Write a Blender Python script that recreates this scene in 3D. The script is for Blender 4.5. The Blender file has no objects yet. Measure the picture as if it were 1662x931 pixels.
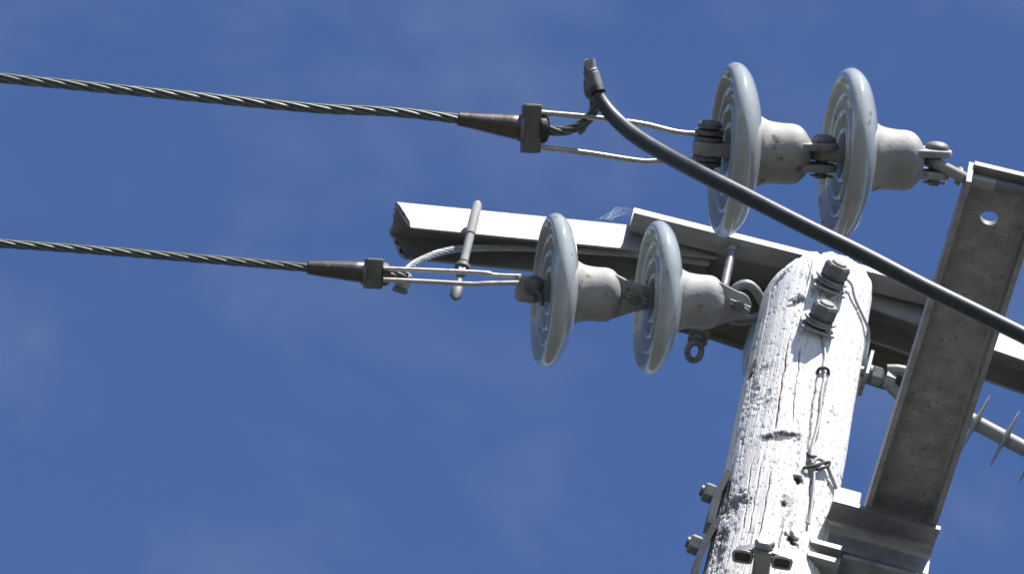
import bpy, bmesh, math, random
import numpy as np
from mathutils import Vector, Matrix, noise as mnoise

random.seed(7)
np.random.seed(7)
scene = bpy.context.scene
C = scene.collection

# ------------------------------------------------------------------ camera
PITCH = math.radians(45.0)
ROLL = math.radians(14.4)
FPX = 7969.0                       # focal length in photo pixels (photo 1662 wide)
CAMLOC = Vector((0, 0, 1.6))
fwd = Vector((0, math.cos(PITCH), math.sin(PITCH)))
u0 = Vector((0, -math.sin(PITCH), math.cos(PITCH)))
r0 = Vector((1, 0, 0))
right = math.cos(ROLL) * r0 + math.sin(ROLL) * u0
up = math.cos(ROLL) * u0 - math.sin(ROLL) * r0
cam_data = bpy.data.cameras.new('camera')
cam_data.sensor_width = 36.0
cam_data.lens = 36.0 * FPX / 1662.0
cam_data.clip_start = 0.1
cam_data.clip_end = 20000
cam_data.dof.use_dof = True
cam_data.dof.focus_distance = 7.45
cam_data.dof.aperture_fstop = 9.0
cam = bpy.data.objects.new('camera', cam_data)
C.objects.link(cam)
cam.matrix_world = Matrix(((right.x, up.x, -fwd.x, CAMLOC.x),
                           (right.y, up.y, -fwd.y, CAMLOC.y),
                           (right.z, up.z, -fwd.z, CAMLOC.z), (0, 0, 0, 1)))
scene.camera = cam

# ------------------------------------------------------------------ light
SUN = Vector((0.17, -0.46, 0.93)).normalized()
elev = math.asin(SUN.z)
world = bpy.data.worlds.new('World')
scene.world = world
world.use_nodes = True
wn, wl = world.node_tree.nodes, world.node_tree.links
wn.clear()
sky = wn.new('ShaderNodeTexSky')
sky.sky_type = 'NISHITA'
sky.sun_disc = False
sky.sun_elevation = elev
sky.sun_rotation = math.atan2(SUN.x, SUN.y)
sky.altitude = 300
sky.air_density = 1.0
sky.dust_density = 0.6
sky.ozone_density = 1.6
# thin high cloud, evenly over the whole sky
tc = wn.new('ShaderNodeTexCoord')
mp = wn.new('ShaderNodeMapping'); mp.inputs['Scale'].default_value = (20, 26, 34)
mp.inputs['Rotation'].default_value = (0.3, 0.5, 0.2)
n1 = wn.new('ShaderNodeTexNoise'); n1.inputs['Scale'].default_value = 1.0
n1.inputs['Detail'].default_value = 8; n1.inputs['Roughness'].default_value = 0.56
n1.inputs['Distortion'].default_value = 0.35
rp = wn.new('ShaderNodeMapRange'); rp.inputs['From Min'].default_value = 0.49; rp.inputs['From Max'].default_value = 0.9
rp.inputs['To Min'].default_value = 0.0; rp.inputs['To Max'].default_value = 0.25
mixc = wn.new('ShaderNodeMix'); mixc.data_type = 'RGBA'
mixc.inputs['B'].default_value = (3.3, 3.6, 4.3, 1)
hs = wn.new('ShaderNodeHueSaturation'); hs.inputs['Hue'].default_value = 0.5125
hs.inputs['Saturation'].default_value = 1.2; hs.inputs['Value'].default_value = 1.09
bg = wn.new('ShaderNodeBackground'); bg.inputs['Strength'].default_value = 0.064
wo = wn.new('ShaderNodeOutputWorld')
wl.new(tc.outputs['Generated'], mp.inputs['Vector'])
wl.new(mp.outputs['Vector'], n1.inputs['Vector'])
wl.new(n1.outputs['Fac'], rp.inputs['Value'])
wl.new(rp.outputs['Result'], mixc.inputs['Factor'])
wl.new(sky.outputs['Color'], hs.inputs['Color'])
wl.new(hs.outputs['Color'], mixc.inputs['A'])
wl.new(mixc.outputs['Result'], bg.inputs['Color'])
wl.new(bg.outputs['Background'], wo.inputs['Surface'])

sl = bpy.data.lights.new('sun', 'SUN')
sl.energy = 5.0
sl.angle = math.radians(0.53)
sl.color = (1.0, 0.98, 0.945)
so = bpy.data.objects.new('sun', sl)
C.objects.link(so)
so.rotation_euler = SUN.to_track_quat('Z', 'Y').to_euler()
so.location = (0, -4, 14)

scene.view_settings.view_transform = 'Standard'
scene.view_settings.look = 'None'
scene.view_settings.gamma = 1.0
scene.view_settings.use_curve_mapping = False
scene.view_settings.exposure = 1.0

# ------------------------------------------------------------------ pixel to place
def ray(px, py):
    return (fwd + right * ((px - 831.0) / FPX) - up * ((py - 465.5) / FPX))
def U(px, py, d):                    # point at camera depth d
    return CAMLOC + ray(px, py) * d
def UY(px, py, Y):                   # point on the vertical plane y = Y
    r = ray(px, py); return CAMLOC + r * ((Y - CAMLOC.y) / r.y)
def depth(p): return (p - CAMLOC).dot(fwd)

# ------------------------------------------------------------------ materials
MATS = {}
def nodes_for(name):
    m = bpy.data.materials.new(name); m.use_nodes = True
    nt = m.node_tree; b = nt.nodes['Principled BSDF']
    return m, nt, b
def ramp(nt, stops):
    r = nt.nodes.new('ShaderNodeValToRGB')
    e = r.color_ramp.elements
    while len(e) < len(stops): e.new(0.5)
    for i, (p, c) in enumerate(stops):
        e[i].position = p; e[i].color = c if len(c) == 4 else (*c, 1)
    return r
def surf(name, base, alt, scale=60, rough=0.5, metal=0.0, bump=0.15, bump_scale=400, spots=None,
         spot_scale=150, spot_lo=0.68, coat=0.0, stretch=(1, 1, 1), rough_var=0.12, bdist=0.001, spec=0.5):
    m, nt, b = nodes_for(name)
    N, L = nt.nodes, nt.links
    tc = N.new('ShaderNodeTexCoord'); mp = N.new('ShaderNodeMapping')
    mp.inputs['Scale'].default_value = stretch
    oi = N.new('ShaderNodeObjectInfo'); mo = N.new('ShaderNodeMath'); mo.operation = 'MULTIPLY'; mo.inputs[1].default_value = 9.0
    L.new(oi.outputs['Random'], mo.inputs[0]); L.new(mo.outputs['Value'], mp.inputs['Location'])
    L.new(tc.outputs['Object'], mp.inputs['Vector'])
    n = N.new('ShaderNodeTexNoise'); n.inputs['Scale'].default_value = scale
    n.inputs['Detail'].default_value = 6; n.inputs['Roughness'].default_value = 0.6
    L.new(mp.outputs['Vector'], n.inputs['Vector'])
    r = ramp(nt, [(0.3, base), (0.7, alt)])
    L.new(n.outputs['Fac'], r.inputs['Fac'])
    col = r.outputs['Color']
    if spots:
        n2 = N.new('ShaderNodeTexNoise'); n2.inputs['Scale'].default_value = spot_scale
        n2.inputs['Detail'].default_value = 3
        L.new(mp.outputs['Vector'], n2.inputs['Vector'])
        r2 = ramp(nt, [(spot_lo, (0, 0, 0)), (spot_lo + 0.08, (1, 1, 1))])
        L.new(n2.outputs['Fac'], r2.inputs['Fac'])
        mx = N.new('ShaderNodeMix'); mx.data_type = 'RGBA'
        L.new(r2.outputs['Color'], mx.inputs['Factor'])
        L.new(col, mx.inputs['A']); mx.inputs['B'].default_value = (*spots, 1)
        col = mx.outputs['Result']
    L.new(col, b.inputs['Base Color'])
    rr = N.new('ShaderNodeMapRange')
    rr.inputs['To Min'].default_value = max(0.02, rough - rough_var); rr.inputs['To Max'].default_value = min(1, rough + rough_var)
    L.new(n.outputs['Fac'], rr.inputs['Value']); L.new(rr.outputs['Result'], b.inputs['Roughness'])
    b.inputs['Metallic'].default_value = metal
    b.inputs['Specular IOR Level'].default_value = spec
    b.inputs['Coat Weight'].default_value = coat
    b.inputs['Coat Roughness'].default_value = 0.06
    if bump:
        n3 = N.new('ShaderNodeTexNoise'); n3.inputs['Scale'].default_value = bump_scale
        n3.inputs['Detail'].default_value = 4
        L.new(mp.outputs['Vector'], n3.inputs['Vector'])
        bp = N.new('ShaderNodeBump'); bp.inputs['Strength'].default_value = bump
        bp.inputs['Distance'].default_value = bdist
        L.new(n3.outputs['Fac'], bp.inputs['Height']); L.new(bp.outputs['Normal'], b.inputs['Normal'])
    MATS[name] = m
    return m
surf('porcelain', (0.285, 0.303, 0.298), (0.395, 0.43, 0.437), scale=11, rough=0.12, bump=0.03, bump_scale=25, coat=0.4,
     spots=(0.19, 0.18, 0.14), spot_scale=70, spot_lo=0.64, rough_var=0.08)
surf('porcelain_blue', (0.16, 0.22, 0.27), (0.22, 0.28, 0.33), scale=14, rough=0.25, bump=0.03, coat=0.2)
surf('cap_iron', (0.215, 0.211, 0.203), (0.34, 0.336, 0.325), scale=18, rough=0.7, metal=0.15, bump=0.35, bump_scale=160,
     spots=(0.13, 0.095, 0.065), spot_scale=50, spot_lo=0.63, bdist=0.0015)
surf('dull_zinc', (0.22, 0.218, 0.21), (0.31, 0.305, 0.295), scale=50, rough=0.75, metal=0.1, bump=0.25)
surf('galvanised', (0.15, 0.152, 0.155), (0.25, 0.252, 0.252), scale=70, rough=0.5, metal=0.45, bump=0.2, bump_scale=300,
     spots=(0.15, 0.13, 0.11), spot_scale=90, spot_lo=0.68)
surf('galvanised_old', (0.11, 0.11, 0.108), (0.19, 0.188, 0.18), scale=55, rough=0.6, metal=0.3, bump=0.3, bump_scale=350,
     spots=(0.09, 0.065, 0.05), spot_scale=110, spot_lo=0.65)
surf('arm_steel', (0.20, 0.201, 0.204), (0.38, 0.381, 0.385), scale=26, rough=0.62, metal=0.25, bump=0.3, bump_scale=420,
     spots=(0.16, 0.15, 0.14), spot_scale=140, spot_lo=0.62)
surf('bracket_zinc', (0.22, 0.226, 0.235), (0.34, 0.346, 0.355), scale=40, rough=0.40, metal=0.55, bump=0.2, bump_scale=300)
surf('beam_paint', (0.20, 0.20, 0.202), (0.36, 0.36, 0.36), scale=26, rough=0.5, metal=0.55, bump=0.2, bump_scale=200,
     stretch=(0.25, 1, 1), spots=(0.27, 0.26, 0.24), spot_scale=60, spot_lo=0.66)
surf('bronze', (0.058, 0.047, 0.042), (0.10, 0.082, 0.074), scale=60, rough=0.38, metal=0.35, bump=0.2, bump_scale=300,
     spots=(0.16, 0.17, 0.15), spot_scale=80, spot_lo=0.66)
surf('clamp_green', (0.085, 0.09, 0.072), (0.15, 0.155, 0.13), scale=60, rough=0.6, metal=0.2, bump=0.4, bump_scale=260,
     spots=(0.05, 0.04, 0.035), spot_scale=100, spot_lo=0.66)
surf('strand_dark', (0.085, 0.095, 0.085), (0.15, 0.162, 0.148), scale=90, rough=0.5, metal=0.3, bump=0.1)
surf('strand_bright', (0.30, 0.31, 0.32), (0.42, 0.42, 0.425), scale=90, rough=0.4, metal=0.5, bump=0.1)
surf('stainless', (0.36, 0.34, 0.32), (0.48, 0.46, 0.43), scale=70, rough=0.36, metal=0.75, bump=0.1,
     spots=(0.2, 0.16, 0.12), spot_scale=60, spot_lo=0.66)
surf('cable_black', (0.019, 0.022, 0.029), (0.034, 0.038, 0.048), scale=50, rough=0.46, bump=0.1, bump_scale=200,
     spots=(0.06, 0.065, 0.065), spot_scale=90, spot_lo=0.64, rough_var=0.14)
surf('rubber_grey', (0.22, 0.225, 0.23), (0.30, 0.305, 0.31), scale=50, rough=0.6, bump=0.1)
surf('iron_dark', (0.03, 0.028, 0.026), (0.06, 0.05, 0.045), scale=90, rough=0.6, metal=0.3, bump=0.3)
surf('wire_grey', (0.28, 0.28, 0.285), (0.42, 0.42, 0.42), scale=80, rough=0.5, metal=0.3, bump=0.1)
surf('wood_moss', (0.05, 0.05, 0.042), (0.13, 0.125, 0.11), scale=30, rough=0.95, bump=0.8, bump_scale=60, stretch=(0.12, 1, 1),
     spots=(0.05, 0.065, 0.015), spot_scale=40, spot_lo=0.54, bdist=0.004)
surf('web_silk', (0.6, 0.6, 0.6), (0.75, 0.75, 0.75), scale=50, rough=0.7, bump=0)
surf('ground_grass', (0.040, 0.040, 0.032), (0.062, 0.060, 0.052), scale=1.5, rough=0.95, bump=0.4, bump_scale=30, bdist=0.05)

# weathered pole wood: silver-white fibre, dark grain, rot marks from the 'wear' attribute
m, nt, b = nodes_for('pole_wood'); MATS['pole_wood'] = m
N, L = nt.nodes, nt.links
tc = N.new('ShaderNodeTexCoord')
mp = N.new('ShaderNodeMapping'); mp.inputs['Scale'].default_value = (1, 1, 0.045)
L.new(tc.outputs['Object'], mp.inputs['Vector'])
g1 = N.new('ShaderNodeTexNoise'); g1.inputs['Scale'].default_value = 260; g1.inputs['Detail'].default_value = 6
g1.inputs['Roughness'].default_value = 0.65; g1.inputs['Distortion'].default_value = 0.6
L.new(mp.outputs['Vector'], g1.inputs['Vector'])
r1 = ramp(nt, [(0.28, (0.38, 0.365, 0.35)), (0.37, (0.66, 0.65, 0.64)), (0.54, (0.78, 0.77, 0.76))])
L.new(g1.outputs['Fac'], r1.inputs['Fac'])
g2 = N.new('ShaderNodeTexNoise'); g2.inputs['Scale'].default_value = 9; g2.inputs['Detail'].default_value = 5
mp2 = N.new('ShaderNodeMapping'); mp2.inputs['Scale'].default_value = (4, 4, 0.16)
L.new(tc.outputs['Object'], mp2.inputs['Vector']); L.new(mp2.outputs['Vector'], g2.inputs['Vector'])
r2 = ramp(nt, [(0.35, (1, 1, 1)), (0.75, (0.80, 0.775, 0.755))])
L.new(g2.outputs['Fac'], r2.inputs['Fac'])
mu = N.new('ShaderNodeMix'); mu.data_type = 'RGBA'; mu.blend_type = 'MULTIPLY'; mu.inputs['Factor'].default_value = 1
L.new(r1.outputs['Color'], mu.inputs['A']); L.new(r2.outputs['Color'], mu.inputs['B'])
at = N.new('ShaderNodeAttribute'); at.attribute_name = 'wear'
mw = N.new('ShaderNodeMix'); mw.data_type = 'RGBA'
mw.inputs['B'].default_value = (0.055, 0.048, 0.045, 1)
L.new(at.outputs['Fac'], mw.inputs['Factor']); L.new(mu.outputs['Result'], mw.inputs['A'])
at2 = N.new('ShaderNodeAttribute'); at2.attribute_name = 'rust'
mr = N.new('ShaderNodeMix'); mr.data_type = 'RGBA'
mr.inputs['B'].default_value = (0.42, 0.22, 0.13, 1)
L.new(at2.outputs['Fac'], mr.inputs['Factor']); L.new(mw.outputs['Result'], mr.inputs['A'])
L.new(mr.outputs['Result'], b.inputs['Base Color'])
b.inputs['Roughness'].default_value = 0.9
b.inputs['Specular IOR Level'].default_value = 0.2
bp = N.new('ShaderNodeBump'); bp.inputs['Strength'].default_value = 0.6; bp.inputs['Distance'].default_value = 0.0015
L.new(g1.outputs['Fac'], bp.inputs['Height']); L.new(bp.outputs['Normal'], b.inputs['Normal'])

# ------------------------------------------------------------------ object helpers
MW = {}
def link(o, parent=None):
    C.objects.link(o)
    if parent is not None: o.parent = parent
    return o
def tag(o, label, cat, group=None):
    o['label'] = label; o['category'] = cat
    if group: o['group'] = group
    return o
def thing(name, label, cat, loc, group=None, M=None):
    o = bpy.data.objects.new(name, None)
    o.empty_display_size = 0.05
    if M is None: M = Matrix.Translation(Vector(loc))
    o.matrix_world = M
    link(o); tag(o, label, cat, group)
    MW[o.name] = M
    return o
def mesh(name, V, F, mat, smooth=True, flat_angle=None):
    me = bpy.data.meshes.new(name)
    me.from_pydata([tuple(v) for v in V], [], F)
    me.materials.append(MATS[mat])
    bm = bmesh.new(); bm.from_mesh(me)
    bmesh.ops.recalc_face_normals(bm, faces=bm.faces)
    bm.to_mesh(me); bm.free()
    if smooth:
        me.polygons.foreach_set('use_smooth', [True] * len(me.polygons))
        me.set_sharp_from_angle(angle=math.radians(flat_angle or 40))
    return me
def part(name, VF, mat, root, local=False, smooth=True, label=None, ang=None):
    """one mesh object; VF in world coordinates unless local; root = thing or part it belongs to"""
    V, F = VF
    if root is not None and not local:
        Mi = MW[root.name].inverted()
        V = [Mi @ Vector(v) for v in V]
    o = bpy.data.objects.new(name, mesh(name, V, F, mat, smooth, ang))
    link(o, root)
    if root is not None: MW[o.name] = MW[root.name]
    else: MW[o.name] = Matrix.Identity(4)
    if label: o['label'] = label
    return o
def join(*vfs):
    V, F = [], []
    for v, f in vfs:
        k = len(V); V += [Vector(x) for x in v]; F += [tuple(i + k for i in q) for q in f]
    return V, F
def frame(o, x, y):
    x = Vector(x).normalized(); y = Vector(y); y = (y - x * y.dot(x)).normalized(); z = x.cross(y)
    return Matrix(((x.x, y.x, z.x, o[0]), (x.y, y.y, z.y, o[1]), (x.z, y.z, z.z, o[2]), (0, 0, 0, 1)))
def xf(M, vf): return [M @ Vector(v) for v in vf[0]], vf[1]
def lathe(prof, seg=48, M=None):
    """profile of (axial x, radius); axis local x"""
    V, F = [], []
    for a, r in prof:
        for k in range(seg):
            t = 2 * math.pi * k / seg
            V.append(Vector((a, r * math.cos(t), r * math.sin(t))))
    n = len(prof)
    for i in range(n - 1):
        for k in range(seg):
            k2 = (k + 1) % seg
            F.append((i * seg + k, i * seg + k2, (i + 1) * seg + k2, (i + 1) * seg + k))
    if prof[0][1] > 1e-6: F.append(tuple(range(seg))[::-1])
    if prof[-1][1] > 1e-6: F.append(tuple((n - 1) * seg + k for k in range(seg)))
    return xf(M, (V, F)) if M else (V, F)
def smooth_path(P, n=8):
    P = [Vector(p) for p in P]
    if len(P) < 3: return P
    Q = [P[0] * 2 - P[1]] + P + [P[-1] * 2 - P[-2]]
    out = []
    for i in range(1, len(Q) - 2):
        a, b_, c, d = Q[i - 1], Q[i], Q[i + 1], Q[i + 2]
        for k in range(n):
            t = k / n
            out.append(0.5 * ((2 * b_) + (c - a) * t + (2 * a - 5 * b_ + 4 * c - d) * t * t + (3 * b_ - a - 3 * c + d) * t ** 3))
    out.append(P[-1])
    return out
def frames_along(P, ref=None):
    n = len(P)
    T = [(P[min(i + 1, n - 1)] - P[max(i - 1, 0)]).normalized() for i in range(n)]
    ref = Vector(ref) if ref is not None else (Vector((0, 0, 1)) if abs(T[0].z) < 0.9 else Vector((1, 0, 0)))
    A = (ref - T[0] * ref.dot(T[0])).normalized()
    fr = []
    for i in range(n):
        A = (A - T[i] * A.dot(T[i])).normalized()
        fr.append((T[i], A.copy(), T[i].cross(A)))
    return fr
def tube(P, r, seg=12, closed=False, ref=None, flat=(1.0, 1.0)):
    P = [Vector(p) for p in P]; n = len(P)
    fr = frames_along(P, ref)
    V, F = [], []
    for i in range(n):
        rr = r[i] if isinstance(r, (list, tuple)) else r
        for k in range(seg):
            t = 2 * math.pi * k / seg
            V.append(P[i] + fr[i][1] * (rr * flat[0] * math.cos(t)) + fr[i][2] * (rr * flat[1] * math.sin(t)))
    for i in range(n - (0 if closed else 1)):
        j = (i + 1) % n
        for k in range(seg):
            k2 = (k + 1) % seg
            F.append((i * seg + k, i * seg + k2, j * seg + k2, j * seg + k))
    if not closed:
        F.append(tuple(range(seg))[::-1]); F.append(tuple((n - 1) * seg + k for k in range(seg)))
    return V, F
def box(sx, sy, sz, M=None, bev=0.0, seg=2):
    bm = bmesh.new()
    bmesh.ops.create_cube(bm, size=1.0)
    for v in bm.verts: v.co = Vector((v.co.x * sx, v.co.y * sy, v.co.z * sz))
    if bev: bmesh.ops.bevel(bm, geom=list(bm.edges), offset=bev, segments=seg, profile=0.5, affect='EDGES')
    bm.verts.index_update()
    V = [v.co.copy() for v in bm.verts]; F = [tuple(v.index for v in f.verts) for f in bm.faces]
    bm.free()
    return xf(M, (V, F)) if M else (V, F)
def plate(poly, th, M=None, hole=None, bev=0.0):
    """2-D outline in local x,y extruded th along z, centred; hole = (cx, cy, r, n)"""
    bm = bmesh.new()
    vs = [bm.verts.new((x, y, -th / 2)) for x, y in poly]
    edges = [bm.edges.new((vs[i], vs[(i + 1) % len(vs)])) for i in range(len(vs))]
    holes = hole if isinstance(hole, list) else ([hole] if hole else [])
    for (cx, cy, r, n) in holes:
        hv = [bm.verts.new((cx + r * math.cos(2 * math.pi * k / n), cy + r * math.sin(2 * math.pi * k / n), -th / 2)) for k in range(n)]
        edges += [bm.edges.new((hv[i], hv[(i + 1) % n])) for i in range(n)]
    if holes: bmesh.ops.triangle_fill(bm, use_beauty=True, use_dissolve=False, edges=edges)
    else: bm.faces.new(vs)
    r_ = bmesh.ops.extrude_face_region(bm, geom=list(bm.faces))
    for v in [e for e in r_['geom'] if isinstance(e, bmesh.types.BMVert)]: v.co.z += th
    if bev:
        es = [e for e in bm.edges if len(e.link_faces) == 2 and e.calc_face_angle(0) > 0.9 and abs(e.verts[0].co.z - e.verts[1].co.z) < 1e-6]
        bmesh.ops.bevel(bm, geom=es, offset=bev, segments=2, profile=0.5, affect='EDGES')
    bm.verts.index_update()
    V = [v.co.copy() for v in bm.verts]; F = [tuple(v.index for v in f.verts) for f in bm.faces]
    bm.free()
    return xf(M, (V, F)) if M else (V, F)
def hexnut(r, h, M=None, rot=0.0, cham=0.12):
    """axis local x, from x=0 to h, corners chamfered"""
    prof = [(0, r * 0.93), (h * 0.08, r), (h * (1 - cham * 1.4), r), (h, r * 0.86)]
    V, F = [], []
    for a, q in prof:
        for k in range(6):
            t = rot + math.pi * k / 3
            V.append(Vector((a, q * math.cos(t), q * math.sin(t))))
    for i in range(3):
        for k in range(6):
            k2 = (k + 1) % 6
            F.append((i * 6 + k, i * 6 + k2, (i + 1) * 6 + k2, (i + 1) * 6 + k))
    F.append(tuple(range(6))[::-1]); F.append(tuple(18 + k for k in range(6)))
    return xf(M, (V, F)) if M else (V, F)
def loft(sections):
    """sections: lists of equal-length open profile loops (closed loops of points)"""
    V, F = [], []; n = len(sections[0])
    for s in sections: V += [Vector(p) for p in s]
    for i in range(len(sections) - 1):
        for k in range(n):
            k2 = (k + 1) % n
            F.append((i * n + k, i * n + k2, (i + 1) * n + k2, (i + 1) * n + k))
    F.append(tuple(range(n))[::-1]); F.append(tuple((len(sections) - 1) * n + k for k in range(n)))
    return V, F
def strands(P, r_strand, n=6, lay=0.17, seg=8, core=True, phase=0.0, step=0.008):
    """helical strands round a path, resampled evenly"""
    P = [Vector(p) for p in P]
    cum = [0.0]
    for i in range(1, len(P)): cum.append(cum[-1] + (P[i] - P[i - 1]).length)
    tot = cum[-1]; m_ = max(4, int(tot / step)); Q = []
    j = 0
    for i in range(m_ + 1):
        s = tot * i / m_
        while j < len(P) - 2 and cum[j + 1] < s: j += 1
        t = (s - cum[j]) / max(1e-9, cum[j + 1] - cum[j]); Q.append(P[j].lerp(P[j + 1], t))
    fr = frames_along(Q)
    R = r_strand / math.sin(math.pi / n)
    R = max(R, r_strand * 1.9)
    out = []
    for s in range(n):
        pts = []
        for i, q in enumerate(Q):
            a = phase + 2 * math.pi * s / n + 2 * math.pi * (tot * i / m_) / lay
            pts.append(q + fr[i][1] * (R * math.cos(a)) + fr[i][2] * (R * math.sin(a)))
        out.append(tube(pts, r_strand, seg))
    if core: out.append(tube(Q, R * 0.8, seg))
    return join(*out)

def fbm(shape_pts, seed=0, octv=4, gain=0.5):
    """vectorised value noise on an (n,2) or (n,3) array"""
    pts = np.asarray(shape_pts, float); d = pts.shape[1]
    tot = np.zeros(len(pts)); amp = 1.0; norm = 0
    for o in range(octv):
        p = pts * (2 ** o) + 17.3 * o + seed * 3.7
        i = np.floor(p).astype(np.int64); f = p - i; f = f * f * (3 - 2 * f)
        acc = np.zeros(len(pts))
        for c in range(2 ** d):
            w = np.ones(len(pts)); h = np.full(len(pts), seed * 374761 + o * 668265, np.int64)
            for k in range(d):
                bit = (c >> k) & 1
                w *= f[:, k] if bit else 1 - f[:, k]
                h = (h ^ ((i[:, k] + bit) * (73856093, 19349663, 83492791)[k])) & 0x7fffffff
                h = (h * 1103515245 + 12345) & 0x7fffffff
            h = ((h >> 13) ^ h) * 60493 & 0x7fffffff
            acc += w * (h / 0x7fffffff)
        tot += amp * acc; norm += amp; amp *= gain
    return tot / norm * 2 - 1

# ------------------------------------------------------------------ ground
gv = [(-4000, -4000, 0), (4000, -4000, 0), (4000, 4000, 0), (-4000, 4000, 0)]
g = bpy.data.objects.new('ground', mesh('ground', gv, [(0, 1, 2, 3)], 'ground_grass', smooth=False))
link(g); g['kind'] = 'structure'

# ------------------------------------------------------------------ utility pole
PP = U(1322, 505, 8.04)                 # a point on the pole axis
XP, YP, ZP = PP
Z_TOP = ZP + 0.058
def pole_r(z): return 0.0885 + (ZP - z) * 0.010
def on_pole(px, py, off=0.0):
    r = ray(px, py)
    R = pole_r(ZP) + off
    for _ in range(4):
        a = r.x ** 2 + r.y ** 2
        bq = 2 * (r.x * (CAMLOC.x - XP) + r.y * (CAMLOC.y - YP))
        cq = (CAMLOC.x - XP) ** 2 + (CAMLOC.y - YP) ** 2 - R * R
        D = bq * bq - 4 * a * cq
        t = (-bq - math.sqrt(max(D, 0))) / (2 * a)
        p = CAMLOC + r * t
        R = pole_r(p.z) + off
    return p
def pole_tz(px, py):
    p = on_pole(px, py)
    return math.atan2(p.x - XP, -(p.y - YP)), p.z
def build_pole():
    th = np.concatenate([np.linspace(-1.9, 1.9, 520), np.linspace(1.9, 2 * math.pi - 1.9, 60)[1:-1]])
    zlo = ZP - 1.05
    zs = np.concatenate([np.linspace(0.0, zlo, 60)[:-1], np.linspace(zlo, Z_TOP, 640)])
    TH, ZZ = np.meshgrid(th, zs)
    n_th, n_z = len(th), len(zs)
    t, z = TH.ravel(), ZZ.ravel()
    R = 0.0885 + (ZP - z) * 0.010
    s = t * 0.09
    wear = np.zeros_like(t); rust = np.zeros_like(t)
    cx, cy = np.cos(t), np.sin(t)
    P3 = np.stack([cx * 0.09, cy * 0.09, z], 1)
    low = fbm(P3 * np.array([9, 9, 4]), 1, 3)
    mid = fbm(P3 * np.array([80, 80, 6]), 2, 4)
    fine = fbm(P3 * np.array([360, 360, 7]), 3, 3)
    warp = fbm(np.stack([z * 5, t * 2], 1), 4, 3) * 0.012
    R = R + low * 0.005 + mid * 0.0007 + fine * 0.0007
    # grain checks: narrow troughs running up the pole
    gr = fbm(np.stack([(s + warp) * 170, z * 1.6], 1), 5, 2)
    gate = fbm(np.stack([s * 30, z * 3], 1), 6, 3)
    ck = np.clip(1 - np.abs(gr) / 0.05, 0, 1) * np.clip(gate * 3 + 0.15, 0, 1)
    R -= ck * 0.0022; wear = np.maximum(wear, ck * 0.42)
    # pits and flaking patches, more at the left edge
    pit = fbm(np.stack([s * 130 + warp * 60, z * 75], 1), 7, 4)
    pg = fbm(np.stack([s * 20, z * 11], 1), 8, 3) + 0.45 * np.clip((-t - 0.55), 0, 1)
    pt = np.clip((pit - 0.20) * 6, 0, 1) * np.clip(pg * 3.0 - 0.25, 0, 1)
    R -= pt * 0.0011; wear = np.maximum(wear, pt * 0.5)
    small = fbm(np.stack([s * 260, z * 150], 1), 9, 3)
    sm = np.clip((small - 0.37) * 9, 0, 1)
    R -= sm * 0.0007; wear = np.maximum(wear, sm * 0.38)
    # long splits traced from the photograph: (pixel path, width, depth, rust)
    def split(path, w, d, ru=0.0, wr=0.9):
        nonlocal R, wear, rust
        pts = [pole_tz(*p) for p in path]
        pts.sort(key=lambda q: q[1])
        zz = np.array([q[1] for q in pts]); tt = np.array([q[0] for q in pts])
        c0 = np.interp(z, zz, tt)
        jag = fbm(np.stack([z * 45, z * 0 + w * 1000], 1), 11, 3) * 0.003
        ds = np.abs((t - c0) * 0.09 + jag)
        wz = w * (0.55 + 0.6 * (fbm(np.stack([z * 30, z * 0 + d * 999], 1), 12, 2) * 0.5 + 0.5))
        env = np.clip((z - zz[0]) / 0.02, 0, 1) * np.clip((zz[-1] - z) / 0.02, 0, 1)
        k = np.clip(1.25 - ds / wz, 0, 1) * env
        R -= k * d; wear = np.maximum(wear, k * wr)
        if ru:
            rust = np.maximum(rust, np.clip(1.4 - ds / (w * 2.6), 0, 1) * env * ru)
    split([(1281, 545), (1272, 600), (1263, 660), (1256, 700)], 0.0016, 0.006, 0.28, 0.6)
    split([(1300, 560), (1290, 640), (1286, 690)], 0.0010, 0.004, 0, 0.6)
    split([(1327, 605), (1315, 680), (1311, 740)], 0.0015, 0.005, 0.2, 0.5)
    split([(1312, 745), (1317, 790), (1318, 830), (1311, 852)], 0.0042, 0.014, 0, 1.0)
    split([(1343, 610), (1335, 650), (1328, 690), (1320, 730)], 0.0026, 0.005, 0, 0.7)
    split([(1240, 735), (1225, 800), (1212, 880)], 0.0011, 0.004, 0, 0.7)
    split([(1252, 760), (1240, 820), (1230, 880)], 0.0012, 0.004, 0, 0.7)
    split([(1205, 860), (1212, 800), (1222, 740)], 0.0012, 0.004, 0, 0.7)
    split([(1270, 850), (1262, 900), (1258, 935)], 0.0010, 0.004, 0, 0.6)
    split([(1346, 850), (1330, 890), (1322, 935)], 0.0012, 0.004, 0, 0.7)
    split([(1318, 420), (1312, 440), (1308, 470)], 0.0016, 0.005, 0, 0.6)
    split([(1230, 560), (1222, 610), (1215, 660)], 0.0014, 0.004, 0, 0.7)
    # knots and rot holes: (px, py, half width px, half height px, depth, wear)
    def knot(px, py, hw, hh, d, wr, ring=0.0, tilt=0.0):
        nonlocal R, wear
        t1, z1 = pole_tz(px, py)
        a = (t - t1) * 0.09; h = (z - z1)
        a, h = a * math.cos(tilt) + h * math.sin(tilt), -a * math.sin(tilt) + h * math.cos(tilt)
        j = fbm(np.stack([s * 180, z * 140], 1), 13, 3)
        q = np.sqrt((a / (hw * 0.00101)) ** 2 + (h / (hh * 0.00143)) ** 2) + j * 0.8
        k = np.clip(1.35 - q, 0, 1)
        R -= k * d * 0.55
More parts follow.
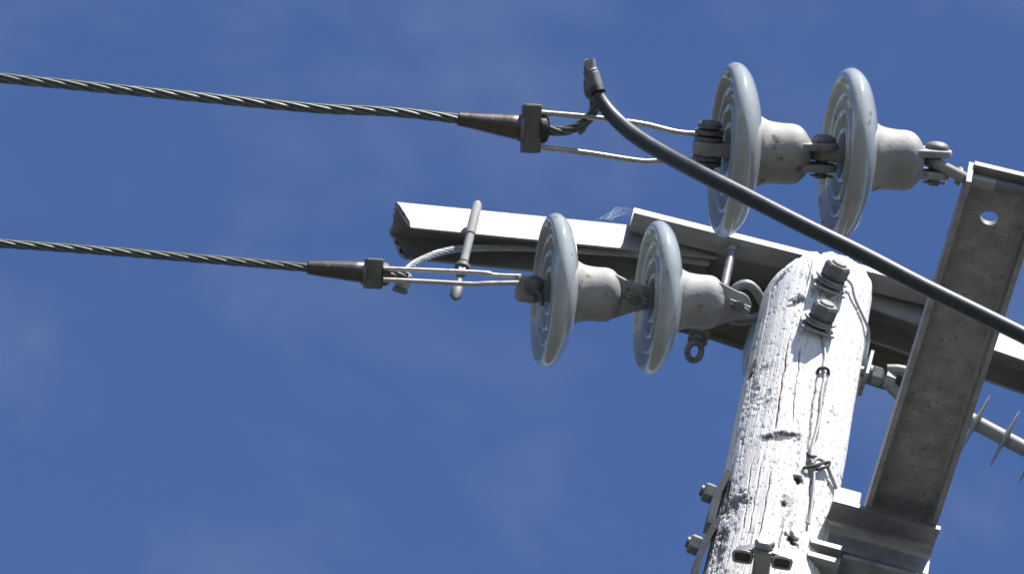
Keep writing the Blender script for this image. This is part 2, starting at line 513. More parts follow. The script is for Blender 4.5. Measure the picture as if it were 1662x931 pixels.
        if ring:
            rg = np.clip(1 - np.abs(np.sin(q * 7.0)) / 0.4, 0, 1) * np.clip(2.0 - q, 0, 1)
            wear = np.maximum(wear, rg * ring); R += np.clip(1.9 - q, 0, 1) * 0.0007
        wear = np.maximum(wear, np.clip(k * 1.6, 0, 1) * wr)
    knot(1262, 708, 30, 7, 0.007, 0.85, 0.65, 0.10)
    knot(1218, 648, 14, 26, 0.004, 0.25, 0.3)
    knot(1217, 607, 7, 11, 0.012, 0.95)
    knot(1293, 487, 10, 8, 0.010, 0.75)
    knot(1190, 818, 24, 15, 0.008, 0.65, 0.6, 0.5)
    knot(1277, 815, 12, 10, 0.004, 0.3, 0.75)
    knot(1272, 817, 4, 4, 0.006, 0.9)
    knot(1297, 779, 9, 5, 0.014, 1.0, 0, -0.5)
    knot(1287, 873, 11, 6, 0.014, 1.0, 0, -0.4)
    knot(1270, 914, 8, 4, 0.010, 0.9)
    knot(1165, 895, 12, 30, 0.008, 0.55, 0.4)
    knot(1270, 437, 16, 5, 0.005, 0.45, 0, 0.6)
    knot(1240, 598, 18, 6, 0.003, 0.3, 0.4, 0.4)
    knot(1245, 655, 22, 6, 0.003, 0.25, 0.35, 0.4)
    x, y = R * np.sin(t), -R * np.cos(t)
    # sloping, weathered top
    v = np.clip((z - (Z_TOP - 0.20)) / 0.20, 0, 1)
    top = 0.16 * x - 0.45 * np.clip(-x - 0.035, 0, 1) + 0.006 * fbm(np.stack([t * 6, t * 0 + 3], 1), 21, 3)
    top += 0.010 * np.exp(-((t + 0.18) / 0.05) ** 2) * -1
    z2 = z + v * top
    rnd = np.clip((z - (Z_TOP - 0.03)) / 0.03, 0, 1)
    sc = 1 - 0.06 * rnd ** 3
    x, y = x * sc, y * sc
    V = np.stack([x, y, z2], 1).tolist()
    F = []
    for i in range(n_z - 1):
        b0 = i * n_th; b1 = b0 + n_th
        F += [(b0 + k, b0 + (k + 1) % n_th, b1 + (k + 1) % n_th, b1 + k) for k in range(n_th)]
    b0 = (n_z - 1) * n_th
    V.append([0, 0, Z_TOP + 0.006]); F += [(b0 + k, b0 + (k + 1) % n_th, len(V) - 1) for k in range(n_th)]
    me = bpy.data.meshes.new('utility_pole')
    me.from_pydata(V, [], F)
    me.materials.append(MATS['pole_wood'])
    me.polygons.foreach_set('use_smooth', [True] * len(me.polygons))
    for nm, arr in (('wear', wear), ('rust', rust)):
        a = me.attributes.new(nm, 'FLOAT', 'POINT')
        a.data.foreach_set('value', np.concatenate([np.clip(arr, 0, 1), [0.3]]).astype(np.float32))
    o = bpy.data.objects.new('utility_pole', me); o.location = (XP, YP, 0)
    link(o); tag(o, 'weathered white wooden utility pole with dark cracks and knots', 'utility pole')
    return o
build_pole()

# ------------------------------------------------------------------ rear cross-arms (channels open downwards)
def chan_section(w, h, t, lip=0.0):
    """closed outline in (y back, z up): top web at z=0, legs hanging down; front leg at y=0"""
    if lip:
        return [(0, 0), (w, 0), (w, -h), (w + lip, -h), (w + lip, -h - t), (w - t, -h - t), (w - t, -t), (t, -t),
                (t, -h - t), (-lip, -h - t), (-lip, -h), (0, -h)]
    return [(0, 0), (w, 0), (w, -h), (w - t, -h), (w - t, -t), (t, -t), (t, -h), (0, -h)]
def channel(p0, p1, w, h, t, lip=0.0, skew0=0.0, rag=0.0, skew1=0.0):
    d = (p1 - p0); Ln = d.length; d.normalize()
    yb = Vector((0, 1, 0)); yb = (yb - d * yb.dot(d)).normalized(); zz = d.cross(yb)
    if zz.z < 0: zz = -zz
    sec = chan_section(w, h, t, lip)
    # refine the outline so the torn end can be ragged
    fine = []
    for i in range(len(sec)):
        a, b_ = Vector(sec[i]), Vector(sec[(i + 1) % len(sec)])
        k = max(1, int((b_ - a).length / 0.006)) if rag else 1
        for q in range(k): fine.append(a.lerp(b_, q / k))
    secs = []
    for f in (0.0, 0.06, 0.5, 1.0):
        loop = []
        for q in fine:
            off = f * Ln
            if f == 0.0:
                off += skew0 * (-q.y) + (rag * (mnoise.noise(Vector((q.x * 160, q.y * 160, 3.3))) + random.uniform(-.35, .35)) if rag else 0)
            if f == 1.0: off += skew1 * (-q.y)
            loop.append(p0 + d * off + yb * q.x + zz * q.y)
        secs.append(loop)
    return loft(secs)
YB2 = YP + 0.135
b2a, b2b = UY(1029, 337, YB2), UY(1500, 455, YB2)
b2b = b2a + (b2b - b2a).normalized() * 0.60
t = thing('cross_arm', 'grey lipped steel channel running behind the pole top', 'cross arm', b2a)
part('channel', channel(b2a, b2b, 0.125, 0.048, 0.005, lip=0.040), 'beam_paint', t, smooth=False)
zl = (b2a + (b2b - b2a) * ((XP - b2a.x) / (b2b.x - b2a.x))).z - 0.0525
part('mounting_plate', box(0.06, 0.007, 0.26, Matrix.Translation((XP, YB2 - 0.034, zl - 0.1305)), 0.001), 'galvanised', t, smooth=False)
YB1 = YB2 + 0.014
a1, a2 = UY(645, 328, YB1), UY(1160, 379, YB1)
t = thing('cross_arm', 'white sunlit steel channel with ragged left end, pointing left', 'cross arm', a1)
part('channel', channel(a1, a2, 0.078, 0.056, 0.005, skew0=0.42, rag=0.0075), 'beam_paint', t, smooth=False)
c1, c2 = UY(1415, 462, YB1), UY(1700, 560, YB1)
c2 = c1 + (c2 - c1).normalized() * 0.9
t = thing('cross_arm', 'steel channel pointing right, leaving the picture behind the dark steel arm', 'cross arm', c1)
part('channel', channel(c1, c2, 0.078, 0.052, 0.005), 'beam_paint', t, smooth=False)

# mossy timber behind them
w1, w2 = UY(1085, 466, YP + 0.29), UY(1530, 586, YP + 0.29)
Mw = frame((w1 + w2) / 2, w2 - w1, Vector((0, 1, 0)))
Lw = (w2 - w1).length
def rough_timber():
    bm = bmesh.new(); bmesh.ops.create_cube(bm, size=1.0)
    bmesh.ops.subdivide_edges(bm, edges=list(bm.edges), cuts=14, use_grid_fill=True)
    for v in bm.verts:
        p = Vector((v.co.x * Lw, v.co.y * 0.10, v.co.z * 0.10))
        n = mnoise.noise(Vector((p.x * 9, p.y * 60, p.z * 60)))
        v.co = p * 1.0 + Vector((0, p.y, p.z)).normalized() * n * 0.006 if (p.y or p.z) else p
    bm.verts.index_update()
    r_ = [v.co.copy() for v in bm.verts], [tuple(v.index for v in f.verts) for f in bm.faces]
    bm.free(); return r_
tt = thing('timber_block', 'dark mossy timber block tucked behind the pole under the steel channel', 'timber', w1)
part('beam', xf(Mw, rough_timber()), 'wood_moss', tt, smooth=False)

# blue-grey insulator hanging behind the pole
ib = UY(1312, 560, YP + 0.20)
Mi = frame(ib + Vector((0, 0, 0.02)), Vector((0, 0, -1)), Vector((1, 0, 0)))
t = thing('insulator', 'blue-grey bell-shaped insulator mostly hidden behind the pole', 'insulator', ib, M=Mi)
part('shed', lathe([(-0.06, 0.04), (-0.05, 0.07), (-0.02, 0.092), (0.02, 0.103), (0.06, 0.106), (0.085, 0.103), (0.092, 0.096), (0.08, 0.09), (0.06, 0.08), (0.05, 0.05), (0.05, 0.0)], 64), 'porcelain_blue', t, local=True, ang=60)
part('stem', lathe([(-0.10, 0.016), (-0.055, 0.016)], 20), 'galvanised', t, local=True)

# ------------------------------------------------------------------ fixings on the rear arms
def rod_dir(pa, pb): return (pb - pa).normalized()
ya = YB1 - 0.024
ra, rb = UY(776, 327, ya), UY(738, 486, ya)
d = rod_dir(ra, rb); Lr = (rb - ra).length
t = thing('step_rod', 'grey steel rod crossing the white sunlit channel near its ragged end', 'rod', ra)
part('sleeve', tube([ra, ra + d * 0.006, ra + d * 0.012, ra + d * Lr * 0.34], [0.003, 0.0068, 0.0082, 0.0086], 18), 'dull_zinc', t)
part('shank', tube([ra + d * Lr * 0.33, ra + d * Lr * 0.62], 0.0072, 16), 'dull_zinc', t)
Mn = frame(ra + d * Lr * 0.66, d, Vector((1, 0, 0)))
part('washer', lathe([(0, 0.0125), (0.003, 0.013), (0.007, 0.0125)], 24, Mn), 'galvanised_old', t)
part('nut', hexnut(0.0105, 0.014, frame(ra + d * (Lr * 0.66 + 0.0068), d, Vector((1, 0, 0)))), 'galvanised', t, smooth=False)
part('tail', tube([ra + d * Lr * 0.72, ra + d * Lr * 0.83, ra + d * Lr * 0.87, ra + d * Lr * 0.97, ra + d * Lr], [0.005, 0.005, 0.009, 0.0098, 0.004], 14, flat=(1, 0.55), ref=Vector((1, 0, 0))), 'galvanised_old', t)

def lip_bolt(px, py, label, length, head=True):
    top = UY(px, py, YB2 - 0.018)
    top = Vector((top.x, top.y, (b2a + (b2b - b2a) * ((top.x - b2a.x) / (b2b.x - b2a.x))).z - 0.048))
    t = thing('channel_bolt', label, 'bolt', top, 'bolts through the lip of the rear channel')
    dn = Vector((0, 0, -1))
    part('head', lathe([(0.0, 0.0095), (-0.006, 0.0095), (-0.011, 0.006), (-0.012, 0)], 18, frame(top + Vector((0, 0, .0003)), dn, Vector((1, 0, 0)))), 'galvanised', t)
    part('nut', hexnut(0.011, 0.012, frame(top + Vector((0, 0, -0.0055)), dn, Vector((1, 0, 0)))), 'beam_paint', t, smooth=False)
    part('shank', tube([top + dn * 0.0165, top + dn * (0.018 + length)], 0.0075, 14), 'galvanised', t)
    return t
lip_bolt(1190, 396, 'bolt through the channel lip just below the left disc of the upper string', 0.085)
lip_bolt(1404, 450, 'bolt through the channel lip just right of the pole top', 0.012)

# hanging eye bolt
ye = YP + 0.27
e1 = UY(1134, 546, ye); ec = UY(1127, 570, ye)
t = thing('eye_bolt', 'small grey eye bolt hanging below the lower insulator caps', 'eye bolt', e1)
axn = (-fwd + right * 0.55).normalized()
Me = frame(ec, up * 0.9 + right * 0.2, axn)
ringp = [Me @ Vector((0.0155 * math.cos(a), 0, 0.0135 * math.sin(a))) for a in [2 * math.pi * k / 32 for k in range(32)]]
part('eye', tube(ringp, 0.0055, 12, closed=True), 'galvanised_old', t)
dz = (e1 - ec).normalized()
part('shank', tube([ec + dz * 0.018, e1 + dz * 0.05], 0.0055, 12), 'galvanised_old', t)
part('washer', box(0.006, 0.034, 0.034, frame(e1 + dz * 0.001, dz, Vector((1, 0, 0))), 0.001), 'galvanised_old', t, smooth=False)
part('nut', hexnut(0.011, 0.010, frame(e1 - dz * 0.0025, -dz, Vector((1, 0, 0)))), 'galvanised_old', t, smooth=False)

# ------------------------------------------------------------------ disc insulators
def insulator_parts(root, dish_seed, nut_out=True):
    """local x = axis towards the pole, y = clevis pin, mm in metres; disc rim at x=0"""
    rim = [(0.032, 0.030), (0.0315, 0.052), (0.0290, 0.072), (0.0245, 0.090), (0.0190, 0.1040), (0.0135, 0.1140), (0.0075, 0.1211), (0.001, 0.1256),
           (-0.0055, 0.127), (-0.0120, 0.1250), (-0.0165, 0.1210), (-0.0182, 0.1165), (-0.0165, 0.1128), (-0.007, 0.1095), (0.000, 0.1055),
           (0.0025, 0.101), (0.000, 0.0965), (-0.006, 0.0945), (-0.0115, 0.092), (-0.0125, 0.089), (-0.010, 0.0862), (-0.003, 0.084), (0.003, 0.080),
           (0.004, 0.0745), (0.001, 0.0705), (-0.006, 0.0685), (-0.0115, 0.066), (-0.0125, 0.063), (-0.010, 0.0602), (-0.002, 0.0580), (0.005, 0.054),
           (0.006, 0.048), (0.003, 0.0445), (-0.004, 0.0425), (-0.0095, 0.0395), (-0.010, 0.036), (-0.006, 0.0335), (0.006, 0.031), (0.010, 0.028), (0.010, 0.0)]
    def sm(p):
        q = smooth_path([Vector((a, r, 0)) for a, r in p], 3)
        return [(v.x, max(v.y, 0.0)) for v in q]
    part('disc', lathe(sm(rim), 96), 'porcelain', root, local=True, ang=80)
    cap = [(0.027, 0.044), (0.028, 0.0515), (0.032, 0.0530), (0.037, 0.0518), (0.048, 0.0465), (0.066, 0.0442), (0.084, 0.0442), (0.094, 0.0418),
           (0.101, 0.0365), (0.106, 0.030), (0.110, 0.022), (0.111, 0.0)]
    c = part('cap', lathe(sm(cap), 64), 'cap_iron', root, local=True, ang=80)
    # two clevis ears
    E = 0.131
    for s in (1, -1):
        poly = [(0.080, -0.0365), (0.097, -0.0365)]
        for k in range(13):
            a = -math.pi / 2 + math.pi * k / 12
            poly.append((E + 0.0225 * math.cos(a), 0.0225 * math.sin(a)))
        poly += [(0.097, 0.0365), (0.080, 0.0365)]
        Mx = Matrix(((1, 0, 0, 0), (0, 0, 1, s * 0.0158), (0, 1, 0, 0), (0, 0, 0, 1)))
        part('clevis_ear', plate(poly, 0.011, Mx, bev=0.002), 'cap_iron', c, local=True, ang=50)
    # clevis pin
    p = part('clevis_pin', lathe([(-0.032, 0.0075), (-0.031, 0.009), (0.022, 0.009), (0.0222, 0.0175), (0.0255, 0.0172), (0.029, 0.0145), (0.0315, 0.009), (0.0325, 0)], 28,
                            frame((E, 0, 0), (0, 1, 0), (0, 0, 1))), 'galvanised_old', root, local=True)
    part('cotter', tube([(E - 0.016, -0.0275, 0.004), (E + 0.013, -0.0275, -0.003), (E + 0.018, -0.0285, -0.006), (E + 0.019, -0.0295, 0.0), (E + 0.013, -0.0285, 0.002), (E - 0.015, -0.028, 0.010)], 0.0014, 8), 'stainless', p, local=True)
    # tongue on the rib side
    T = -0.037
    poly = [(0.012, -0.014), (0.012, 0.014)]
    for k in range(13):
        a = math.pi / 2 + math.pi * k / 12
        poly.append((T + 0.0225 * math.cos(a), 0.0225 * math.sin(a)))
    Mx = Matrix(((1, 0, 0, 0), (0, 0, 1, 0), (0, 1, 0, 0), (0, 0, 0, 1)))
    part('tongue', plate(poly, 0.0205, Mx, bev=0.003), 'cap_iron', root, local=True, ang=50)
SCALE_UP, SCALE_LO = FPX / 7.12, FPX / 8.0
def S_up(px, py, dd=0.0): return U(px, py, 7.15 - 0.152 * (1560 - px) / SCALE_UP + dd)
def S_lo(px, py, dd=0.0): return U(px, py, 8.04 - 0.152 * (1322 - px) / SCALE_LO + dd)
built = {}
def insulator(center, axis, pin, label):
    M = frame(center, axis, pin)
    t = thing('disc_insulator', label, 'insulator', center, 'grey porcelain discs of the two strings', M=M)
    if not built:
        insulator_parts(t, 0); built['src'] = t
    else:
        def cp(o, par):
            for ch in [c for c in bpy.data.objects if c.parent == o]:
                k = ch.copy(); link(k, par); MW[k.name] = M
                cp(ch, k)
        cp(built['src'], t)
    return M
def axis_of(S, a, b_): return (S(*b_) - S(*a)).normalized()
ax_u = axis_of(S_up, (1190, 242), (1380, 256))
ax_u = (ax_u - fwd * 0.030).normalized()
toward = -fwd
pin_u = (up * 0.97 + toward * 0.16 + right * 0.02)
IU1 = insulator(S_up(1190, 243.5), ax_u, pin_u, 'large porcelain disc insulator nearest the clamp on the upper string')
ax_u2 = (ax_u + up * -0.02 + fwd * 0.015).normalized()
IU2 = insulator(S_up(1375, 252), ax_u2, pin_u, 'large porcelain disc insulator next to the dark steel arm')
ax_l = axis_of(S_lo, (893, 471), (1065, 484))
pin_l = -(toward * 0.97 + up * -0.10 + right * 0.1)
IL1 = insulator(S_lo(898, 472), ax_l, pin_l, 'smaller porcelain disc insulator nearest the clamp on the lower string')
IL2 = insulator(S_lo(1066, 484), ax_l, pin_l, 'smaller porcelain disc insulator closest to the wooden pole')

# ------------------------------------------------------------------ steel side arm pointing at the camera
attach = S_up(1563, 283)
AZ = attach.z                                    # rod level
arm_w, arm_h, arm_t = 0.115, 0.034, 0.008
web_z = AZ + 0.012
# left edge of the arm: through the eye bolt, runs straight back (+y)
far_l = U(1408, 822, 7.56)
def at_z(px, py, z):
    r = ray(px, py); return CAMLOC + r * ((z - CAMLOC.z) / r.z)
pl0 = at_z(1573, 265, web_z); pl1 = at_z(1400, 826, web_z)
dy = (pl1 - pl0).normalized(); Larm = (pl1 - pl0).length
dxr = Vector((dy.y, -dy.x, 0)).normalized()
t = thing('steel_arm', 'dark grey steel channel arm with a round hole, reaching from pole towards viewer', 'steel arm', pl1)
hole_c = at_z(1606, 354, web_z) - pl0
hx, hy = hole_c.dot(dxr), hole_c.dot(dy)
Ma = Matrix(((dxr.x, dy.x, 0, pl0.x), (dxr.y, dy.y, 0, pl0.y), (0, 0, 1, web_z), (0, 0, 0, 1)))
web = plate([(arm_t, 0.0), (arm_w - arm_t, 0.0), (arm_w - arm_t, Larm), (arm_t, Larm)], arm_t, Ma @ Matrix.Translation((0, 0, arm_t / 2)), hole=(hx, hy, 0.0135, 40))
part('web', web, 'arm_steel', t, smooth=False)
def leg_section(x0, sgn):
    # leg with a rounded inner corner
    s = [(0, arm_t), (0, -arm_h), (arm_t, -arm_h), (arm_t, -0.006)]
    for k in range(1, 5):
        a = math.pi - math.pi / 2 * k / 4
        s.append((arm_t + 0.006 + 0.006 * math.cos(a), -0.006 + 0.006 * math.sin(a)))
    s += [(arm_t + 0.006, arm_t)]
    return [(x0 + sgn * a, b_) for a, b_ in s]
for x0, sg, nm in ((0, 1, 'leg'), (arm_w, -1, 'leg')):
    sec = leg_section(x0, sg)
    part('flange', xf(Ma, loft([[(x, 0.004, z) for x, z in sec], [(x, Larm - 0.002, z) for x, z in sec]])), 'arm_steel', t, smooth=True, ang=30)

# eye bolt through the arm carrying the upper string
pinE = IU2 @ Vector((0.131, 0, 0))
t = thing('eye_bolt', 'threaded eye bolt tying the upper insulator string to the steel arm', 'eye bolt', attach)
tip = Ma @ Vector((-0.004, 0.019, -0.0115))
dlink = (tip - pinE); Ld = dlink.length
nrm = pin_u.normalized()
Mo = frame(pinE, dlink, nrm)
ov = []
for k in range(40):
    a = 2 * math.pi * k / 40
    ov.append(Mo @ Vector(((Ld * 0.44) + (Ld * 0.44 + 0.012) * math.cos(a), 0, (0.0175 + 0.003 * -math.cos(a)) * math.sin(a))))
part('eye', tube(ov, 0.0085, 14, closed=True), 'dull_zinc', t)
adir = dxr
part('collar', lathe([(0, 0.009), (0.0005, 0.013), (0.004, 0.0145), (0.008, 0.013), (0.0085, 0.009)], 24, frame(tip - adir * 0.0105, adir, Vector((0, 1, 0)))), 'galvanised', t)
part('shank', tube([tip - adir * 0.006, tip + adir * 0.048], 0.0088, 20), 'beam_paint', t)
thr = []
q = 0.0
while q < 0.085:
    thr += [(q, 0.0080), (q + 0.0011, 0.0093)]; q += 0.0022
part('thread', lathe(thr + [(q, 0.0)], 20, frame(tip + adir * 0.0475, adir, Vector((0, 1, 0)))), 'beam_paint', t, smooth=False)

# ------------------------------------------------------------------ bracket carrying the arm
def angle_bar(root):
    z0 = web_z - arm_h - 0.010
    p0 = at_z(1352, 812, z0); p1 = at_z(1526, 859, z0)
    dx = (p1 - p0); Lb = dx.length; dx.normalize(); yb = Vector((0, 0, 1)).cross(dx)
    Mb = Matrix(((dx.x, yb.x, 0, p0.x), (dx.y, yb.y, 0, p0.y), (0, 0, 1, p0.z), (0, 0, 0, 1)))
    r_ = 0.020; tk = 0.007; D = 0.062; H = 0.046
    sec = [(0, 0), (0, tk)]
    sec += [(D, tk), (D + 0.0, -H), (D - tk, -H)]
    for k in range(0, 9):
        a = math.pi / 2 * k / 8
        sec.append((D - tk - r_ + r_ * math.cos(a), -r_ + r_ * math.sin(a)))
    part('angle_bar', xf(Mb, loft([[(0, y, z) for y, z in sec], [(Lb, y, z) for y, z in sec]])), 'bracket_zinc', root, smooth=True, ang=25)
    part('mounting_plate', box(0.078, 0.006, 0.225, Mb @ Matrix.Translation((0.012, D + 0.0045, -0.0185)), 0.0025), 'bracket_zinc', root, smooth=False)
    # lower angle, then two added bars standing in for sunlit strips
    part('angle_bar', xf(Mb @ Matrix.Translation((Lb * 0.20, 0.030, -H - 0.036)), loft([[(0, y, z) for y, z in sec], [(Lb * 0.80, y, z) for y, z in sec]])), 'arm_steel', root, smooth=True, ang=25)
    for zb in (-0.078, -0.106):
        part('sun_strip_bar', box(0.052, 0.046, 0.010, Mb @ Matrix.Translation((0.004, 0.038, zb)), 0.001), 'beam_paint', root, smooth=False)
    return Mb, Lb
t = thing('arm_bracket', 'bent steel angle bracket fixing the dark arm to the pole', 'bracket', at_z(1390, 850, web_z - 0.05))
MB, LB = angle_bar(t)

# ------------------------------------------------------------------ pole eye for the lower string
pinL = IL2 @ Vector((0.131, 0, 0))
pe = S_lo(1238, 502)
t = thing('eye_bolt', 'D-shaped steel eye bolt tying the lower insulator string to the pole', 'eye bolt', pe)
ds_ = [(1188, 478), (1196, 466), (1212, 461), (1226, 470), (1236, 487), (1243, 505), (1232, 514), (1212, 519), (1192, 519), (1183, 512)]
loop = smooth_path([S_lo(x, y, 0.012) for x, y in ds_], 6)
part('eye', tube(loop, 0.0078, 14), 'galvanised', t)
part('shank', tube([pe + Vector((-0.004, 0, 0)), pe + Vector((0.06, 0, 0.0))], 0.0095, 16), 'galvanised', t)

# ------------------------------------------------------------------ dead-end clamps and conductors
def cone_clamp(name, label, S, a, bpt, ra_, rb_, blk, blk_size, nutr, bails, tilt):
    p0, p1 = S(*a), S(*bpt)
    d = (p1 - p0).normalized(); Lc = (p1 - p0).length
    t = thing(name, label, 'clamp', p1, 'wedge clamps gripping the conductors')
    Mc = frame(p0, d, up)
    part('sleeve', lathe([(0, ra_ * 0.78), (0.0008, ra_), (0.01, ra_ * 1.06), (Lc * 0.3, ra_ * 1.22), (Lc * 0.8, ra_ + (rb_ - ra_) * 0.86), (Lc * 0.97, rb_), (Lc, rb_ * 0.9)], 40, Mc), 'bronze', t)
    pb = S(*blk)
    Mk = frame(pb, d + up * tilt, up)
    sx, sy, sz = blk_size
    part('yoke', box(sx, sy, sz, Mk, 0.003), 'clamp_green', t, smooth=False)
    part('collar', lathe([(-sx / 2 - 0.005, rb_ * 1.02), (-sx / 2 + 0.001, rb_ * 1.08)], 32, Mk), 'galvanised_old', t)
    part('nut', lathe([(sx / 2 - 0.001, nutr), (sx / 2 + 0.006, nutr), (sx / 2 + 0.011, nutr * 0.82), (sx / 2 + 0.013, nutr * 0.5)], 32, Mk), 'iron_dark', t)
    for bl in bails:
        part('bail', tube(smooth_path([S(x, y, dd) for x, y, dd in bl], 6), 0.0042, 12), 'stainless', t)
    return t, d
tu, du = cone_clamp('dead_end_clamp', 'bronze cone clamp with long steel bails on the upper wire', S_up, (743, 193), (848, 208), 0.0100, 0.0185,
    (862, 209), (0.026, 0.070, 0.030), 0.021,
    [[(878, 183, -0.008), (955, 190, -0.008), (1040, 201, -0.008), (1095, 214, -0.006), (1135, 218, -0.004), (1160, 221, 0.0)],
     [(874, 239, -0.008), (950, 248, -0.008), (1035, 261, -0.008), (1070, 261, -0.006), (1110, 259, -0.004), (1160, 266, 0.0)]], 0.10)
# clevis bolt stack at the first upper disc
pT = IU1 @ Vector((-0.037, 0, 0))
py_ = (IU1.to_3x3() @ Vector((0, 1, 0))).normalized()
Mt = frame(pT, py_, ax_u)
part('clevis_bolt', lathe([(-0.036, 0), (-0.036, 0.011), (-0.024, 0.012), (-0.0235, 0.0085), (0.0295, 0.0085), (0.030, 0.0175), (0.036, 0.0172), (0.0395, 0.013), (0.040, 0)], 28, Mt), 'galvanised_old', tu)
for a0 in (0.0107, 0.0200, -0.0179, -0.0260):
    part('washer', lathe([(a0, 0.009), (a0 + 0.0005, 0.0205), (a0 + 0.0065, 0.0210), (a0 + 0.0072, 0.009)], 28, Mt), 'galvanised_old', tu)

tl, dl = cone_clamp('dead_end_clamp', 'bronze cone clamp with short steel bails on the lower wire', S_lo, (499, 434), (592, 442), 0.0110, 0.0175,
    (606, 444), (0.029, 0.049, 0.030), 0.019,
    [[(622, 436, -0.014), (700, 439, -0.014), (785, 443, -0.014), (805, 447, -0.012), (868, 449, -0.010)],
     [(622, 454, -0.026), (690, 457, -0.026), (765, 461, -0.026), (790, 460, -0.026), (842, 459, -0.024)]], 0.04)
pT = IL1 @ Vector((-0.037, 0, 0))
Mt = frame(S_lo(853, 468, -0.004), (IL1.to_3x3() @ Vector((0, 1, 0))), ax_l)
part('thimble', box(0.036, 0.031, 0.042, Mt, 0.005, 3), 'cap_iron', tl, smooth=False)
Mt2 = frame(S_lo(866, 463, -0.02), toward + right * 0.25, up)
part('clevis_bolt', lathe([(-0.01, 0.0165), (0.003, 0.0165), (0.006, 0.0125), (0.0065, 0.0105), (0.016, 0.0105), (0.019, 0.006), (0.0195, 0)], 24, Mt2), 'galvanised_old', tl)
part('cotter', tube(smooth_path([S_lo(866, 470, -0.032), S_lo(873, 474, -0.036), S_lo(879, 482, -0.036), S_lo(880, 496, -0.034)], 5), 0.0036, 10), 'galvanised_old', tl)

# conductors run on well past the frame
def conductor(S, pts, label, lay):
    P = [S(*p) for p in pts]
    d = (P[0] - P[1]).normalized()
    ext = []
    p = P[0].copy(); dd = d.copy()
    for k in range(40):
        p = p + dd * 0.15; dd = (dd + Vector((0, 0, 0.0045))).normalized(); ext.append(p.copy())
    path = ext[::-1] + smooth_path(P, 8)
    t = thing('conductor', label, 'wire', P[-1], 'stranded line conductors')
    part('strands', strands(path, 0.0025, 6, lay, 8, step=0.012), 'strand_dark', t)
conductor(S_up, [(0, 127), (250, 151), (500, 175), (640, 182), (760, 195)], 'thick twisted wire running left from the upper clamp', 0.19)
conductor(S_lo, [(0, 395), (170, 407), (330, 420), (515, 435.5)], 'thick twisted wire running left from the lower clamp', 0.185)

# upper tail, sleeve and black jumper cable
tail = [(884, 211, 0.0), (912, 213, 0.0), (938, 205, 0.0), (956, 192, -0.002), (965, 176, -0.006), (963, 158, -0.014), (958, 138, -0.02), (956, 118, -0.022), (957, 97, -0.022)]
t = thing('wire_tail', 'short twisted wire tail curling up behind the upper clamp', 'wire', S_up(884, 211), 'twisted wire tails behind the clamps')
part('strands', strands(smooth_path([S_up(*p) for p in tail], 8), 0.0025, 6, 0.11, 8, step=0.004), 'strand_dark', t)
stub = [(950, 199, -0.004), (944, 208, -0.006), (938, 215, -0.006)]
part('cut_end', strands(smooth_path([S_up(*p) for p in stub], 5), 0.0022, 6, 0.08, 8, step=0.003), 'strand_dark', t)

jum = [(957, 116, 7.035), (966, 143, 7.025), (978, 167, 7.015), (998, 192, 7.00), (1030, 220, 6.97), (1080, 251, 6.93), (1140, 283, 6.88), (1200, 313, 6.85), (1300, 364, 6.81),
       (1400, 413, 6.78), (1500, 465, 6.75), (1600, 514, 6.72), (1700, 564, 6.69), (1850, 645, 6.66), (2000, 735, 6.64)]
jpts = [U(*p) for p in jum]
dj = (jpts[-1] - jpts[-2]).normalized()
for k in range(9):
    dj = (dj + Vector((0.0, 0.05, -0.14))).normalized(); jpts.append(jpts[-1] + dj * 0.35)
jp = smooth_path(jpts, 8)
t = thing('jumper_cable', 'thick black insulated cable sweeping down past both upper discs', 'cable', jp[0])
part('cable', tube(jp, [0.0098 if i < 12 else 0.0098 + min(1, (i - 12) / 20) * 0.0017 for i in range(len(jp))], 24), 'cable_black', t)
sp = [U(957.5, 112, 7.03), U(960, 120, 7.03), U(964, 134, 7.026), U(968, 146, 7.022)]
part('crimp_sleeve', tube(smooth_path(sp, 4), [0.0090] + [0.0106] * 3 + [0.0114] * 8 + [0.0112], 24), 'galvanised_old', t)
part('seal_ring', tube([U(967.2, 144, 7.0225), U(970.5, 152, 7.019)], 0.0118, 24), 'iron_dark', t)
se = [U(960, 116, 7.032), U(957, 97, 7.034)]
part('bare_end', strands([se[0], se[0].lerp(se[1], .5), se[1]], 0.0024, 7, 0.12, 8, step=0.003), 'strand_bright', t)
wd = [U(957, 130, 7.04), U(960, 150, 7.036), U(967, 163, 7.03)]
part('wedge', tube(smooth_path(wd, 4), [0.009, .0095, .010, .0105, .0105, .010, .008, .006, .004], 16), 'clamp_green', t)

# lower tail: dark strands, bolted connector, bright aluminium strands up into the channel
t = thing('wire_tail', 'short dark twisted tail leaving the lower clamp between its bails', 'wire', S_lo(622, 449), 'twisted wire tails behind the clamps')
part('strands', strands(smooth_path([S_lo(618, 447, 0.0), S_lo(640, 447, 0.0), S_lo(662, 449, 0.002)], 8), 0.0030, 6, 0.10, 8, step=0.004), 'strand_dark', t)
cc = S_lo(655, 453, 0.012)
t = thing('split_connector', 'small silver bolted connector behind the lower bails', 'connector', cc)
Mcn = frame(cc, up * 0.95 + right * 0.3, right)
part('body', tube([Mcn @ Vector((x, 0, 0)) for x in (-0.016, -0.012, 0.008, 0.012)], [0.009, 0.0125, 0.0125, 0.009], 8), 'strand_bright', t, smooth=False)
part('nut', hexnut(0.0125, 0.009, frame(Mcn @ Vector((-0.0145, 0, 0)), Mcn.to_3x3() @ Vector((-1, 0, 0)), right)), 'galvanised', t, smooth=False)
al = [S_lo(650, 449, 0.014), UY(668, 431, YP + 0.04), UY(690, 419, YP + 0.10), UY(718, 409, YB1 - 0.006), UY(752, 403, YB1 + 0.022)]
lastY = YB1 + 0.036
